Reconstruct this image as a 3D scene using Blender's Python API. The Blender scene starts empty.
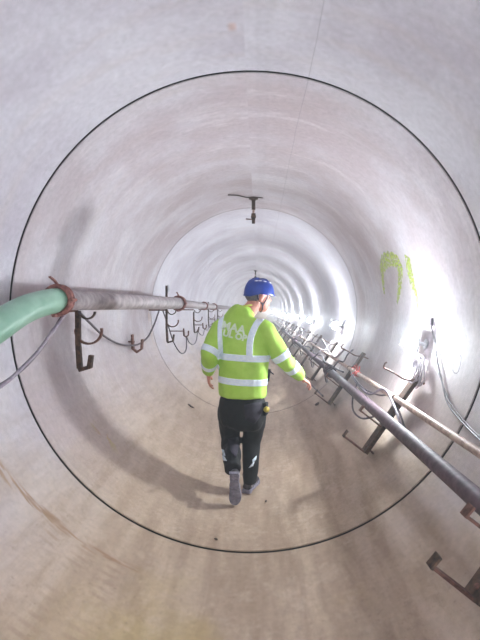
import bpy, bmesh, math, random
from mathutils import Vector, Matrix, noise
from mathutils.bvhtree import BVHTree
random.seed(7)
V = Vector
R = math.radians
scn = bpy.context.scene
COL = scn.collection
AX = 1.5                      # height of the tunnel axis
RAD = 1.5                     # inner radius of the tunnel
HAZE = .017                   # damp air, scattering per metre

# ------------------------------------------------------------------ camera
cam_d = bpy.data.cameras.new('camera')
cam = bpy.data.objects.new('camera', cam_d)
COL.objects.link(cam)
cam.location = (0.078, 0, 1.535)
cam.rotation_euler = (R(90 - 1.31), 0, R(2.2))
cam_d.sensor_fit = 'VERTICAL'
cam_d.sensor_height = 24
cam_d.lens = 24 * 480 / 640
cam_d.clip_start = 0.02
cam_d.clip_end = 300
scn.camera = cam
CM = cam.rotation_euler.to_matrix()
CL = V(cam.location)

def ray(px, py):
    return (CM @ V(((px - 240) / 480, -(py - 320) / 480, -1))).normalized()

def at(px, py, Y):
    "point at depth Y behind a pixel of the photograph"
    d = ray(px, py)
    return CL + d * (Y / d.y)

def on_wall(px, py, r=RAD):
    "point of the round wall behind a pixel"
    d = ray(px, py)
    ox, oz = CL.x, CL.z - AX
    a = d.x * d.x + d.z * d.z
    b = 2 * (ox * d.x + oz * d.z)
    c = ox * ox + oz * oz - r * r
    t = (-b + math.sqrt(b * b - 4 * a * c)) / (2 * a)
    return CL + d * t

# --------------------------------------------------------------- materials
def lin(c):
    return tuple(((v / 255) / 12.92 if v / 255 <= 0.04045 else ((v / 255 + 0.055) / 1.055) ** 2.4) for v in c) + (1,)

def N(nt, typ, **kw):
    n = nt.nodes.new(typ)
    for k, v in kw.items():
        if k == 'ins':
            for kk, vv in v.items():
                n.inputs[kk].default_value = vv
        else:
            setattr(n, k, v)
    return n

def mat(name, c1, c2=None, scale=20, rough=0.6, metal=0, bump=0.0, detail=4, spec=0.5, lo=.35, hi=.65, alpha=None):
    m = bpy.data.materials.new(name)
    m.use_nodes = True
    nt = m.node_tree
    b = nt.nodes['Principled BSDF']
    b.inputs['Roughness'].default_value = rough
    b.inputs['Metallic'].default_value = metal
    b.inputs['Specular IOR Level'].default_value = spec
    tc = N(nt, 'ShaderNodeTexCoord')
    nz = N(nt, 'ShaderNodeTexNoise', ins={'Scale': scale, 'Detail': detail})
    nt.links.new(tc.outputs['Object'], nz.inputs['Vector'])
    rp = N(nt, 'ShaderNodeValToRGB')
    rp.color_ramp.elements[0].position = lo
    rp.color_ramp.elements[1].position = hi
    rp.color_ramp.elements[0].color = lin(c1)
    rp.color_ramp.elements[1].color = lin(c2 or c1)
    nt.links.new(nz.outputs['Fac'], rp.inputs['Fac'])
    nt.links.new(rp.outputs['Color'], b.inputs['Base Color'])
    if bump:
        bp = N(nt, 'ShaderNodeBump', ins={'Strength': bump, 'Distance': 0.01})
        nt.links.new(nz.outputs['Fac'], bp.inputs['Height'])
        nt.links.new(bp.outputs['Normal'], b.inputs['Normal'])
    if alpha:
        ar = N(nt, 'ShaderNodeMapRange', ins={'From Min': alpha[0], 'From Max': alpha[1], 'To Max': alpha[2]})
        n2 = N(nt, 'ShaderNodeTexNoise', ins={'Scale': scale * 1.7, 'Detail': 3})
        nt.links.new(tc.outputs['Object'], n2.inputs['Vector'])
        nt.links.new(n2.outputs['Fac'], ar.inputs['Value'])
        nt.links.new(ar.outputs['Result'], b.inputs['Alpha'])
    return m

def concrete():
    m = bpy.data.materials.new('precast_concrete')
    m.use_nodes = True
    nt = m.node_tree
    L = nt.links.new
    b = nt.nodes['Principled BSDF']
    b.inputs['Roughness'].default_value = 0.55
    b.inputs['Specular IOR Level'].default_value = 0.4
    geo = N(nt, 'ShaderNodeNewGeometry')
    sep = N(nt, 'ShaderNodeSeparateXYZ')
    L(geo.outputs['Position'], sep.inputs[0])
    def M(op, a, bb=None, c=None):
        n = N(nt, 'ShaderNodeMath', operation=op)
        for i, v in enumerate((a, bb, c)):
            if v is None: continue
            if isinstance(v, (int, float)): n.inputs[i].default_value = v
            else: L(v, n.inputs[i])
        return n.outputs[0]
    def MR(v, a, bb, c=0.0, d=1.0, typ='SMOOTHSTEP'):
        n = N(nt, 'ShaderNodeMapRange', interpolation_type=typ)
        n.inputs[1].default_value = a; n.inputs[2].default_value = bb
        n.inputs[3].default_value = c; n.inputs[4].default_value = d
        L(v, n.inputs[0]); return n.outputs[0]
    def band(v, c, w, soft):
        dd = M('ABSOLUTE', M('SUBTRACT', v, c))
        return MR(dd, w, w + soft, 1.0, 0.0)
    X, Y, Z = sep.outputs
    zz = M('SUBTRACT', Z, AX)
    th = M('ARCTAN2', X, M('MULTIPLY', zz, -1))      # 0 at the invert, positive to the right
    arc = M('MULTIPLY', th, RAD)
    comb = N(nt, 'ShaderNodeCombineXYZ'); L(arc, comb.inputs[0]); L(Y, comb.inputs[1])
    def noi(scale, sx=1.0, sy=1.0, detail=4, off=0.0, rough=.5):
        mp = N(nt, 'ShaderNodeMapping'); mp.inputs['Scale'].default_value = (sx, sy, 1)
        mp.inputs['Location'].default_value = (off, off, off)
        L(comb.outputs[0], mp.inputs[0])
        n = N(nt, 'ShaderNodeTexNoise', ins={'Scale': scale, 'Detail': detail, 'Roughness': rough})
        L(mp.outputs[0], n.inputs['Vector']); return n.outputs['Fac']
    def mix(fac, a, c):
        n = N(nt, 'ShaderNodeMix', data_type='RGBA')
        if isinstance(fac, (int, float)): n.inputs[0].default_value = fac
        else: L(fac, n.inputs[0])
        for i, v in ((6, a), (7, c)):
            if isinstance(v, tuple): n.inputs[i].default_value = v
            else: L(v, n.inputs[i])
        return n.outputs[2]
    big = noi(1.1, 1, 1, 5, 3.1, .6)
    stre = noi(3.0, 3.0, .45, 4, 1.7, .6)           # streaks along the drive
    ringst = noi(2.2, .35, 2.4, 4, 8.7, .55)         # streaks around the ring
    fine = noi(26, 1, 1, 6, .3, .65)
    col = mix(MR(big, .3, .7), lin(WALL_A), lin(WALL_B))
    col = mix(M('MULTIPLY', MR(ringst, .45, .75), .35), col, lin((196, 184, 182)))
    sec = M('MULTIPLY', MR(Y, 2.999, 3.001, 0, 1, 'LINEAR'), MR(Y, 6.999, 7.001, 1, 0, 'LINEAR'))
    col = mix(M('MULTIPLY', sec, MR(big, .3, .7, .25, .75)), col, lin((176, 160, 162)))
    lime = M('MULTIPLY', sec, MR(noi(2.4, .5, 2.2, 6, 12.3, .65), .52, .66))
    col = mix(M('MULTIPLY', lime, .35), col, lin((218, 212, 214)))
    # trodden mud and dust along the invert
    edge = M('ADD', M('ABSOLUTE', th), M('MULTIPLY', M('SUBTRACT', big, .5), .9))
    edge = M('ADD', edge, M('MULTIPLY', M('SUBTRACT', stre, .5), .5))
    low = MR(edge, .45, 1.5, 1.0, 0.0)
    floor_c = mix(MR(stre, .3, .7), lin(FLOOR_A), lin(FLOOR_B))
    col = mix(M('MULTIPLY', low, .93), col, floor_c)
    # darker walked band in the middle
    mid = M('MULTIPLY', MR(M('ADD', M('ABSOLUTE', th), M('MULTIPLY', M('SUBTRACT', stre, .5), .7)), .05, .5, 1, 0), .45)
    col = mix(mid, col, lin((146, 122, 104)))
    # yellowish silt near the first pipe
    yel = M('MULTIPLY', MR(noi(1.9, 1, .8, 4, 5.5), .48, .68), M('MULTIPLY', MR(Y, 3.0, 2.3), MR(M('ABSOLUTE', th), .3, .75, 1, 0)))
    col = mix(M('MULTIPLY', yel, .4), col, lin((184, 162, 100)))
    # rusty scuffs around the ring at lower left, near the first joint
    sc = M('MULTIPLY', band(M('ADD', Y, M('MULTIPLY', th, -.16)), 2.62, .008, .035), M('MULTIPLY', MR(noi(5, 1, 6, 3, 2.2), .42, .6), MR(M('ABSOLUTE', M('ADD', th, .78)), .35, .45, 1, 0)))
    col = mix(M('MULTIPLY', sc, .85), col, lin((150, 114, 82)))
    sc2 = M('MULTIPLY', band(M('ADD', Y, M('MULTIPLY', th, -.3)), 2.74, .02, .03), M('MULTIPLY', MR(noi(6, 1, 6, 3, 7.2), .45, .6), MR(M('ABSOLUTE', M('ADD', th, .9)), .15, .25, 1, 0)))
    col = mix(M('MULTIPLY', sc2, .8), col, lin((152, 120, 88)))
    # tyre tread prints: rows of dabs along the drive
    for t0 in (-.72, -.60, -.47):
        tr = M('MULTIPLY', band(th, t0, .018, .03), MR(M('SINE', M('MULTIPLY', Y, 105)), -.1, .7))
        tr = M('MULTIPLY', tr, MR(Y, 2.75, 2.4))
        tr = M('MULTIPLY', tr, MR(noi(4, 1, 1, 3, 4.4), .35, .6))
        col = mix(M('MULTIPLY', tr, .5), col, lin((158, 132, 112)))
    for t0, w in ((-.42, .05), (.33, .04), (-.55, .05)):
        tr = M('MULTIPLY', band(th, t0, w * .4, w), MR(stre, .35, .65))
        col = mix(M('MULTIPLY', tr, .28), col, lin((150, 122, 104)))
    # dark streaks and mottling of the concrete skin
    sp = MR(noi(14, 1, .5, 5, 9.1, .7), .62, .74)
    col = mix(M('MULTIPLY', sp, .22), col, lin((120, 106, 102)))
    grit = M('MULTIPLY', MR(noi(38, 1, 1, 4, 21.1, .8), .58, .70), low)
    col = mix(M('MULTIPLY', grit, .42), col, lin((112, 92, 76)))
    worn = M('MULTIPLY', MR(noi(7, 1, .7, 6, 31.1, .7), .5, .66), low)
    col = mix(M('MULTIPLY', worn, .28), col, lin((206, 188, 172)))
    fn = MR(fine, .25, .75, -.5, .5, 'LINEAR')
    # formwork seam along the crown and faint circumferential casting lines
    seam = band(M('ADD', arc, M('MULTIPLY', M('SUBTRACT', noi(1.0, .1, 1, 2, 1.1), .5), .03)), RAD * (math.pi - .255), .0015, .003)
    col = mix(M('MULTIPLY', seam, .35), col, lin((128, 122, 130)))
    seam2 = band(arc, RAD * (math.pi - .07), .03, .03)
    col = mix(M('MULTIPLY', seam2, .10), col, lin((150, 146, 152)))
    # pinkish smear on the crown
    sm = M('MULTIPLY', band(Y, 2.52, .012, .04), band(th, -math.pi + .04, .004, .018))
    col = mix(M('MULTIPLY', sm, .5), col, lin((196, 150, 132)))
    # coloured smear low on the left of the second pipe
    smr = M('MULTIPLY', M('MULTIPLY', band(th, -.87, .03, .12), band(Y, 3.75, .02, .1)), MR(noi(9, 1, 1, 4, 16.2), .46, .58))
    col = mix(M('MULTIPLY', smr, .6), col, mix(MR(noi(7, 1, 1, 2, 2.9), .45, .55), lin((166, 96, 84)), lin((176, 160, 88))))
    # water stain round the second joint on the left
    rust = M('MULTIPLY', M('MULTIPLY', band(Y, 6.9, .02, .12), MR(M('ABSOLUTE', M('ADD', th, 1.42)), .1, .3, 1, 0)), MR(noi(6, 1, 1, 4, 6.2), .4, .6))
    col = mix(M('MULTIPLY', rust, .5), col, lin((196, 160, 118)))
    hs = N(nt, 'ShaderNodeHueSaturation'); L(col, hs.inputs['Color'])
    L(M('ADD', 1.0, M('MULTIPLY', fn, .26)), hs.inputs['Value'])
    L(hs.outputs[0], b.inputs['Base Color'])
    rg = MR(big, .3, .7, .56, .72); L(rg, b.inputs['Roughness'])
    bp = N(nt, 'ShaderNodeBump', ins={'Strength': .25, 'Distance': .006})
    hh = M('ADD', M('MULTIPLY', fine, .5), M('MULTIPLY', stre, 1.5)); L(hh, bp.inputs['Height'])
    L(bp.outputs[0], b.inputs['Normal'])
    return m

WALL_A, WALL_B = (208, 206, 214), (186, 180, 190)
FLOOR_A, FLOOR_B = (164, 140, 114), (190, 168, 144)
MT = dict(
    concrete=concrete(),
    seal=mat('joint_black_seal', (8, 7, 9), (20, 16, 16), 30, .95, spec=.1),
    seal_brown=mat('joint_brown_mortar', (84, 64, 60), (126, 104, 98), 12, .8),
    rust=mat('rusty_steel', (88, 58, 48), (134, 92, 80), 40, .75, .25, .5),
    darkrust=mat('dark_rusty_steel', (58, 44, 38), (104, 78, 62), 35, .75, .25, .5),
    pipe_grey=mat('galvanised_dusty_pipe', (146, 136, 138), (186, 176, 178), 14, .6, .15, .2),
    pipe_dark=mat('dark_steel_pipe', (72, 54, 64), (104, 82, 92), 22, .62, .1, .3),
    pipe_beige=mat('beige_pipe', (170, 142, 132), (214, 190, 176), 26, .55, .1, .2),
    hose=mat('green_hose_rubber', (128, 170, 148), (156, 192, 172), 7, .42, 0, .1),
    clamp=mat('rusty_pink_clamp', (112, 70, 66), (164, 112, 104), 45, .65, .3, .6),
    cable=mat('dark_cable', (64, 54, 64), (96, 84, 92), 30, .5),
    cable_grey=mat('grey_cable', (128, 116, 132), (160, 150, 160), 30, .5),
    cable_white=mat('white_cable', (150, 142, 152), (184, 176, 184), 30, .45),
    red=mat('red_tape', (214, 60, 56), (236, 96, 84), 40, .5),
    housing=mat('lamp_housing', (206, 208, 212), (220, 222, 226), 20, .5),
    plate=mat('bright_steel_plate', (176, 176, 182), (206, 206, 210), 20, .35, .6),
    paint=mat('spray_paint_yellow_green', (182, 204, 52), (200, 216, 80), 22, .6, alpha=(.36, .66, .8)),
    chalk=mat('pencil_mark', (150, 144, 160), (160, 152, 168), 22, .7, alpha=(.3, .6, .75)),
    debris=mat('dark_debris', (52, 40, 38), (90, 70, 62), 60, .8),
    skin=mat('skin', (202, 134, 118), (218, 156, 140), 30, .5, 0, .05),
    hair=mat('grey_hair', (84, 78, 84), (140, 134, 138), 160, .8, 0, .5),
    hivis=mat('hi_vis_fabric', (166, 210, 78), (178, 218, 94), 14, .7, 0, .25),
    tape=mat('reflective_tape', (216, 230, 244), (232, 242, 250), 60, .35, 0, .1),
    print=mat('pale_print', (214, 230, 204), (222, 236, 214), 60, .6),
    collar=mat('yellow_collar', (206, 214, 96), (220, 222, 120), 40, .7),
    black=mat('black_work_fabric', (9, 7, 11), (18, 15, 20), 18, .8, 0, .4),
    greyfab=mat('charcoal_knee_fabric', (30, 24, 36), (46, 38, 52), 18, .8, 0, .3),
    helmet=mat('blue_helmet_shell', (24, 54, 140), (34, 72, 172), 9, .32, 0, 0, spec=.6),
    strap=mat('dark_strap', (40, 38, 58), (52, 48, 70), 40, .7),
    vent=mat('pale_vent_patch', (210, 216, 232), (230, 234, 244), 40, .5),
    sole=mat('grey_rubber_sole', (112, 106, 120), (142, 136, 148), 30, .75, 0, .5),
    boot=mat('dark_boot_leather', (44, 40, 46), (74, 68, 74), 30, .6, 0, .3),
    boot_grey=mat('grey_boot_panel', (140, 134, 142), (168, 162, 168), 30, .6),
    eye=mat('eye_dark', (40, 30, 32), (60, 46, 44), 40, .3),
    lips=mat('lips', (176, 96, 92), (188, 108, 102), 40, .5),
    yellow=mat('yellow_plastic', (196, 176, 70), (214, 196, 96), 30, .5),
)
def lamp_mat(strength=60, name='lamp_diffuser'):
    m = bpy.data.materials.new(name); m.use_nodes = True
    b = m.node_tree.nodes['Principled BSDF']
    b.inputs['Base Color'].default_value = (.9, .95, 1, 1)
    b.inputs['Emission Color'].default_value = (.86, .95, 1.0, 1)
    b.inputs['Emission Strength'].default_value = strength
    return m
MT['lamp'] = lamp_mat(108)

# ----------------------------------------------------------------- helpers
def tag(o, label=None, cat=None, group=None, kind=None):
    if label: o['label'] = label
    if cat: o['category'] = cat
    if group: o['group'] = group
    if kind: o['kind'] = kind
    return o

def empty(name, loc=(0, 0, 0), label=None, cat=None, group=None):
    o = bpy.data.objects.new(name, None)
    COL.objects.link(o)
    o.location = loc
    o.empty_display_size = .05
    return tag(o, label, cat, group)

def build(name, bm, m, parent=None, smooth=True, bevel=0, recalc=True):
    "link a bmesh given in world coordinates as one mesh object; origin at its centre, or local to its parent"
    if recalc: bmesh.ops.recalc_face_normals(bm, faces=bm.faces[:])
    if parent is not None:
        off = world_loc(parent)
    else:
        off = sum((v.co for v in bm.verts), V()) / max(1, len(bm.verts))
    bmesh.ops.translate(bm, verts=bm.verts[:], vec=-off)
    me = bpy.data.meshes.new(name)
    bm.to_mesh(me); bm.free()
    me.materials.append(m)
    if smooth:
        for p in me.polygons: p.use_smooth = True
    o = bpy.data.objects.new(name, me)
    COL.objects.link(o)
    if parent is not None: o.parent = parent
    else: o.location = off
    if bevel:
        bv = o.modifiers.new('bevel', 'BEVEL'); bv.width = bevel; bv.segments = 2; bv.limit_method = 'ANGLE'
    if smooth and not bevel:
        pass
    return o

def world_loc(o):
    l = V(o.location)
    while o.parent is not None:
        o = o.parent; l += V(o.location)
    return l

def smooth_path(pts, n=6):
    P = [V(p) for p in pts]
    if len(P) < 3: return P
    out = []
    for i in range(len(P) - 1):
        p0 = P[i - 1] if i > 0 else P[0] * 2 - P[1]
        p1, p2 = P[i], P[i + 1]
        p3 = P[i + 2] if i + 2 < len(P) else P[-1] * 2 - P[-2]
        for k in range(n):
            t = k / n
            out.append(.5 * ((2 * p1) + (p2 - p0) * t + (2 * p0 - 5 * p1 + 4 * p2 - p3) * t * t + (3 * p1 - p0 - 3 * p2 + p3) * t ** 3))
    out.append(P[-1])
    return out

def tube(bm, path, r, seg=10, side=None, r2=None, cap=True, closed=False):
    "swept round or elliptical tube; r, r2 number or list"
    n = len(path)
    rs = r if isinstance(r, (list, tuple)) else [r] * n
    rs2 = rs if r2 is None else (r2 if isinstance(r2, (list, tuple)) else [r2] * n)
    rings = []
    prev = V(side) if side is not None else None
    for i in range(n):
        if closed: t = path[(i + 1) % n] - path[i - 1]
        else: t = path[min(i + 1, n - 1)] - path[max(i - 1, 0)]
        if t.length < 1e-9: t = V((0, 0, 1))
        t = t.normalized()
        if prev is None:
            a = V((0, 0, 1)) if abs(t.z) < .9 else V((1, 0, 0))
            u = a.cross(t).normalized()
        else:
            u = (prev - t * prev.dot(t))
            u = u.normalized() if u.length > 1e-6 else t.orthogonal().normalized()
        if side is None: prev = u
        w = t.cross(u)
        ring = [bm.verts.new(path[i] + u * math.cos(2 * math.pi * k / seg) * rs[i] + w * math.sin(2 * math.pi * k / seg) * rs2[i]) for k in range(seg)]
        rings.append(ring)
    m = n if closed else n - 1
    for i in range(m):
        a, c = rings[i], rings[(i + 1) % n]
        for k in range(seg):
            bm.faces.new((a[k], a[(k + 1) % seg], c[(k + 1) % seg], c[k]))
    if cap and not closed:
        bm.faces.new(rings[0][::-1]); bm.faces.new(rings[-1])
    return bm

def flatbar(bm, path, w, t, side):
    "flat bar swept along path: w wide along side, t thick"
    rings = []
    n = len(path)
    S = V(side).normalized()
    ws = w if isinstance(w, (list, tuple)) else [w] * n
    for i in range(n):
        T = (path[min(i + 1, n - 1)] - path[max(i - 1, 0)]).normalized()
        s = (S - T * S.dot(T)).normalized()
        nn = T.cross(s)
        k = 1.0
        if 0 < i < n - 1:
            c = max(.5, (path[i + 1] - path[i]).normalized().dot(T)); k = 1 / c
        rings.append([bm.verts.new(path[i] + s * a * ws[i] / 2 + nn * b * t / 2 * k) for a, b in ((-1, -1), (1, -1), (1, 1), (-1, 1))])
    for i in range(n - 1):
        for k in range(4):
            bm.faces.new((rings[i][k], rings[i][(k + 1) % 4], rings[i + 1][(k + 1) % 4], rings[i + 1][k]))
    bm.faces.new(rings[0][::-1]); bm.faces.new(rings[-1])
    return bm

def box(bm, c, size, M3=None):
    vs = []
    for sx in (-.5, .5):
        for sy in (-.5, .5):
            for sz in (-.5, .5):
                p = V((sx * size[0], sy * size[1], sz * size[2]))
                if M3: p = M3 @ p
                vs.append(bm.verts.new(V(c) + p))
    for f in ((0, 1, 3, 2), (4, 6, 7, 5), (0, 4, 5, 1), (2, 3, 7, 6), (0, 2, 6, 4), (1, 5, 7, 3)):
        bm.faces.new([vs[i] for i in f])
    return bm

def ball(bm, c, rx, ry, rz, M3=None, u=16, v=10):
    mat4 = Matrix.Translation(V(c)) @ ((M3.to_4x4() if M3 else Matrix.Identity(4)) @ Matrix.Diagonal((rx, ry, rz, 1)))
    bmesh.ops.create_uvsphere(bm, u_segments=u, v_segments=v, radius=1, matrix=mat4)
    return bm

def cyl(bm, a, b, r, seg=14):
    return tube(bm, [V(a), V(b)], r, seg)

def ringtube(bm, c, axis, R1, r, seg=28, a0=0, a1=360, up=(0, 0, 1), sub=8, flat=None):
    A = V(axis).normalized(); U = (V(up) - A * V(up).dot(A)).normalized(); W = A.cross(U)
    full = abs(a1 - a0) >= 360
    n = seg
    pts = [V(c) + (U * math.cos(R(a0 + (a1 - a0) * i / n)) + W * math.sin(R(a0 + (a1 - a0) * i / n))) * R1 for i in range(n if full else n + 1)]
    if flat:
        return flatbar(bm, pts + ([pts[0]] if full else []), flat, r, A)
    return tube(bm, pts, r, sub, closed=full)

def copy_tree(o, parent=None):
    c = o.copy(); COL.objects.link(c)
    if parent is not None: c.parent = parent
    for ch in list(o.children): copy_tree(ch, c)
    return c

# ================================================================== TUNNEL
GAP = .024
def gap(y): return .030 if abs(y - 3.0) < .1 else (.030 if y < 8 else .014)
def pipe_section(y0, y1):
    G0, G1 = gap(y0), gap(y1)
    bm = bmesh.new()
    seg = 160
    prof = [(1.5 + .22, y0 + G0 / 2), (1.5 + .004, y0 + G0 / 2), (1.5, y0 + G0 / 2 + .004), (1.5, y0 + .3)]
    k = max(1, int((y1 - y0 - .6) / .5))
    for i in range(1, k + 1): prof.append((1.5, y0 + .3 + (y1 - y0 - .6) * i / k))
    prof += [(1.5, y1 - G1 / 2 - .004), (1.5 + .004, y1 - G1 / 2), (1.5 + .22, y1 - G1 / 2)]
    rings = []
    for r, y in prof:
        rings.append([bm.verts.new((r * math.cos(2 * math.pi * i / seg), y, AX + r * math.sin(2 * math.pi * i / seg))) for i in range(seg)])
    n = len(rings)
    for i in range(n):
        a, c = rings[i], rings[(i + 1) % n]
        for j in range(seg):
            bm.faces.new((a[j], a[(j + 1) % seg], c[(j + 1) % seg], c[j]))
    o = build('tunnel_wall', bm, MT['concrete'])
    m = o.modifiers.new('es', 'EDGE_SPLIT'); m.split_angle = R(30)
    tag(o, kind='structure')
joints = [-5.0, -1.0, 3.0, 7.0] + [7.0 + 3.97 * k for k in range(1, 14)]
prev = -9.0
for j in joints + [joints[-1] + 4]:
    pipe_section(prev, j); prev = j
YEND = prev
for j in joints:
    bm = bmesh.new()
    ringtube(bm, (0, j, AX), (0, 1, 0), 1.513 if abs(j - 3) < .1 else 1.509, .012, seg=160, flat=gap(j) + .012)
    tag(build('joint_trim', bm, MT['seal'] if abs(j - 3) < .1 else MT['seal_brown']), kind='structure')
for y, nm in ((YEND + .05, 'wall_far'), (-9.05, 'wall_back')):
    bm = bmesh.new(); cyl(bm, (0, y - .05, AX), (0, y + .05, AX), 1.72, 96)
    tag(build(nm, bm, MT['concrete'], smooth=False), kind='structure')

# =================================================================== LAMPS
def lamp_tree(y):
    ang = math.atan2(1.248 - AX, 1.42)
    inward = V((-math.cos(ang), 0, -math.sin(ang)))
    back = V((math.cos(ang), 0, math.sin(ang))) * 1.49 + V((0, 0, AX))
    t = empty('bulkhead_lamp', back + V((0, y, 0)), 'pale', 'lamp', 'bulkhead lamps along the right wall')
    M3 = Matrix((V((0, 1, 0)), inward.cross(V((0, 1, 0))), inward)).transposed()
    c = back + V((0, y, 0))
    bm = bmesh.new(); cyl(bm, c - inward * .0, c + inward * .09, .018); cyl(bm, c, c + inward * .008, .045, 20); build('stem', bm, MT['housing'], t)
    c = c + inward * .085
    bm = bmesh.new(); box(bm, c + inward * .009, (.20, .135, .018), M3); build('housing', bm, MT['housing'], t, False, .003)
    bm = bmesh.new()
    # domed diffuser
    rows = []
    for i in range(9):
        a = i / 8 * math.pi / 2
        sx = .092 * (math.cos(a) * .35 + .65) if i < 8 else 0.02
        sy = .060 * (math.cos(a) * .75 + .25) if i < 8 else 0.004
        h = .018 + math.sin(a) * .064
        rows.append([bm.verts.new(c + M3 @ V((sx * math.copysign(abs(math.cos(q)) ** .5, math.cos(q)), sy * math.copysign(abs(math.sin(q)) ** .7, math.sin(q)), h))) for q in [2 * math.pi * k / 24 for k in range(24)]])
    for i in range(8):
        for k in range(24):
            bm.faces.new((rows[i][k], rows[i][(k + 1) % 24], rows[i + 1][(k + 1) % 24], rows[i + 1][k]))
    bm.faces.new(rows[-1])
    build('diffuser', bm, MT['lamp'], t)
    return t
lamp0 = lamp_tree(4.04)
LY = [4.04, 8.0, 12.0, 16.0, .1, -3.85, -7.5] + [20.15 + 4 * k for k in range(10)] + [59.2, 61.6]  # last two lamps are added, off the regular spacing, to brighten the far wall
ll = ['lit bulkhead lamp on the right wall beside the cable coil, the big white glare',
      'lit bulkhead lamp on the right wall just beyond the second pipe joint',
      'third lit lamp along the right wall, its glow right of the worker\'s face',
      'fourth lit lamp along the right wall, small glow close to the worker\'s chin']
for i, y in enumerate(LY):
    o = lamp0 if i == 0 else copy_tree(lamp0)
    o.location.y = y
    if i < 4: o['label'] = ll[i]
    elif y < 1:
        o['label'] = 'lit bulkhead lamp on the right wall beside or behind the photographer, out of view'
    else:
        o['label'] = 'tiny lit lamp far down the tunnel on the right wall'  # shared by the two added lamps at the far wall

# ================================================= RIGHT SIDE: rack, pipes
BY = [1.9 + 1.94 * k for k in range(16)]
def P2(x, z, y=0): return V((x, y, AX + z))
def right_bracket(y):
    t = empty('pipe_bracket', P2(1.13, -.80, y), 'x', 'bracket', 'rusty brackets carrying the pipes on the right wall')
    Yd = (0, 1, 0)
    top, bot = P2(1.34, -.49, y), P2(.925, -1.105, y)
    ax = (bot - top).normalized()
    nin = V((-.85, 0, .53)); nin = (nin - ax * nin.dot(ax)).normalized()
    bm = bmesh.new(); flatbar(bm, [top, (top + bot) / 2, bot], .11, .03, Yd); build('back_bar', bm, MT['darkrust'], t, False, .002)
    # anchor bolts that reach the wall
    for f in (.06, .94):
        p = top.lerp(bot, f)
        rad = V((p.x, 0, p.z - AX)).normalized()
        bm = bmesh.new()
        q = V((rad.x * 1.497, p.y, AX + rad.z * 1.497))
        cyl(bm, p - rad * .022, q, .008); cyl(bm, p - rad * .012, p - rad * .02, .014, 6)
        build('anchor_bolt', bm, MT['rust'], t, False)
    u = V((-.79, 0, .615))            # the arms point inwards and up
    v = V((.615, 0, .79))
    # lower arm
    a = P2(.925, -1.105, y); e = P2(.758, -.976, y)
    bm = bmesh.new(); flatbar(bm, [a, a.lerp(e, .5) , e], [.055, .045, .035], .014, Yd)
    lo = build('lower_arm', bm, MT['rust'], t, False, .002)
    bm = bmesh.new(); box(bm, e + v * .022, (.012, .052, .062), Matrix((u, V(Yd), v)).transposed()); build('stop_plate', bm, MT['darkrust'], lo, False, .002)
    a = P2(1.052, -.90, y); e = P2(.887, -.772, y)
    bm = bmesh.new(); flatbar(bm, [a, a.lerp(e, .5), e], [.05, .045, .04], .012, Yd)
    mi = build('middle_arm', bm, MT['rust'], t, False, .002)
    bm = bmesh.new(); box(bm, e + v * .02, (.012, .05, .055), Matrix((u, V(Yd), v)).transposed()); build('stop_plate', bm, MT['rust'], mi, False, .002)
    # upper bent rod hook
    bm = bmesh.new()
    pts = [P2(1.315, -.527, y), P2(1.238, -.522, y), P2(1.15, -.47, y), P2(1.085, -.438, y), P2(1.072, -.425, y), P2(1.083, -.395, y), P2(1.098, -.388, y)]
    tube(bm, smooth_path(pts, 4), .007, 8); build('cable_hook', bm, MT['rust'], t)
    # clip round the thin pipe
    bm = bmesh.new(); ringtube(bm, P2(1.166, -.674, y), (0, 1, 0), .0275, .004, 18, flat=.03); build('pipe_clip', bm, MT['darkrust'], t, False)
    return t
br0 = right_bracket(BY[0])
brl = ['nearest rusty bracket at lower right, its empty arm with a square stop plate',
       'second rusty pipe bracket from the camera on the right, below the cable coil',
       'third rusty pipe bracket on the right, beyond the worker\'s outstretched hand',
       'fourth rusty pipe bracket on the right, seen between hand and pipe coupling']
for k, y in enumerate(BY):
    o = br0 if k == 0 else copy_tree(br0)
    o.location.y = y
    if k >= 4: o['group'] = 'small far brackets on the right wall'
    o['label'] = brl[k] if k < 4 else 'small rusty bracket far along the right wall carrying the two pipes'

# dark pipe
DPX, DPZ = 1.018, -.782
t = empty('steel_pipe', P2(DPX, DPZ, 6), 'thick dark steel pipe running along the right brackets', 'pipe')
bm = bmesh.new()
tube(bm, [P2(DPX, DPZ, y) for y in (-2.5, 0, 2.5, 5, 6.35)], .0455, 24); build('pipe_length', bm, MT['pipe_dark'], t)
bm = bmesh.new()
tube(bm, [P2(DPX, DPZ, y) for y in (6.35, 9, 12, 18, 24, 31)], .040, 20); build('pipe_length', bm, MT['pipe_dark'], t)
for yc in (6.35, 12.4, 18.4):
    bm = bmesh.new()
    cyl(bm, P2(DPX, DPZ, yc - .11), P2(DPX, DPZ, yc + .11), .062, 24)
    for s in (-.11, .0, .11): ringtube(bm, P2(DPX, DPZ, yc + s), (0, 1, 0), .063, .012, 24)
    box(bm, P2(DPX - .05, DPZ + .06, yc), (.03, .2, .04)); box(bm, P2(DPX + .05, DPZ - .055, yc), (.03, .2, .04))
    cp = build('coupling', bm, MT['pipe_dark'], t)
    for s in (-.06, .06):
        bm = bmesh.new(); cyl(bm, P2(DPX - .05, DPZ + .03, yc + s), P2(DPX - .05, DPZ + .1, yc + s), .009, 8)
        build('bolt', bm, MT['rust'], cp, False)
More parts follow.
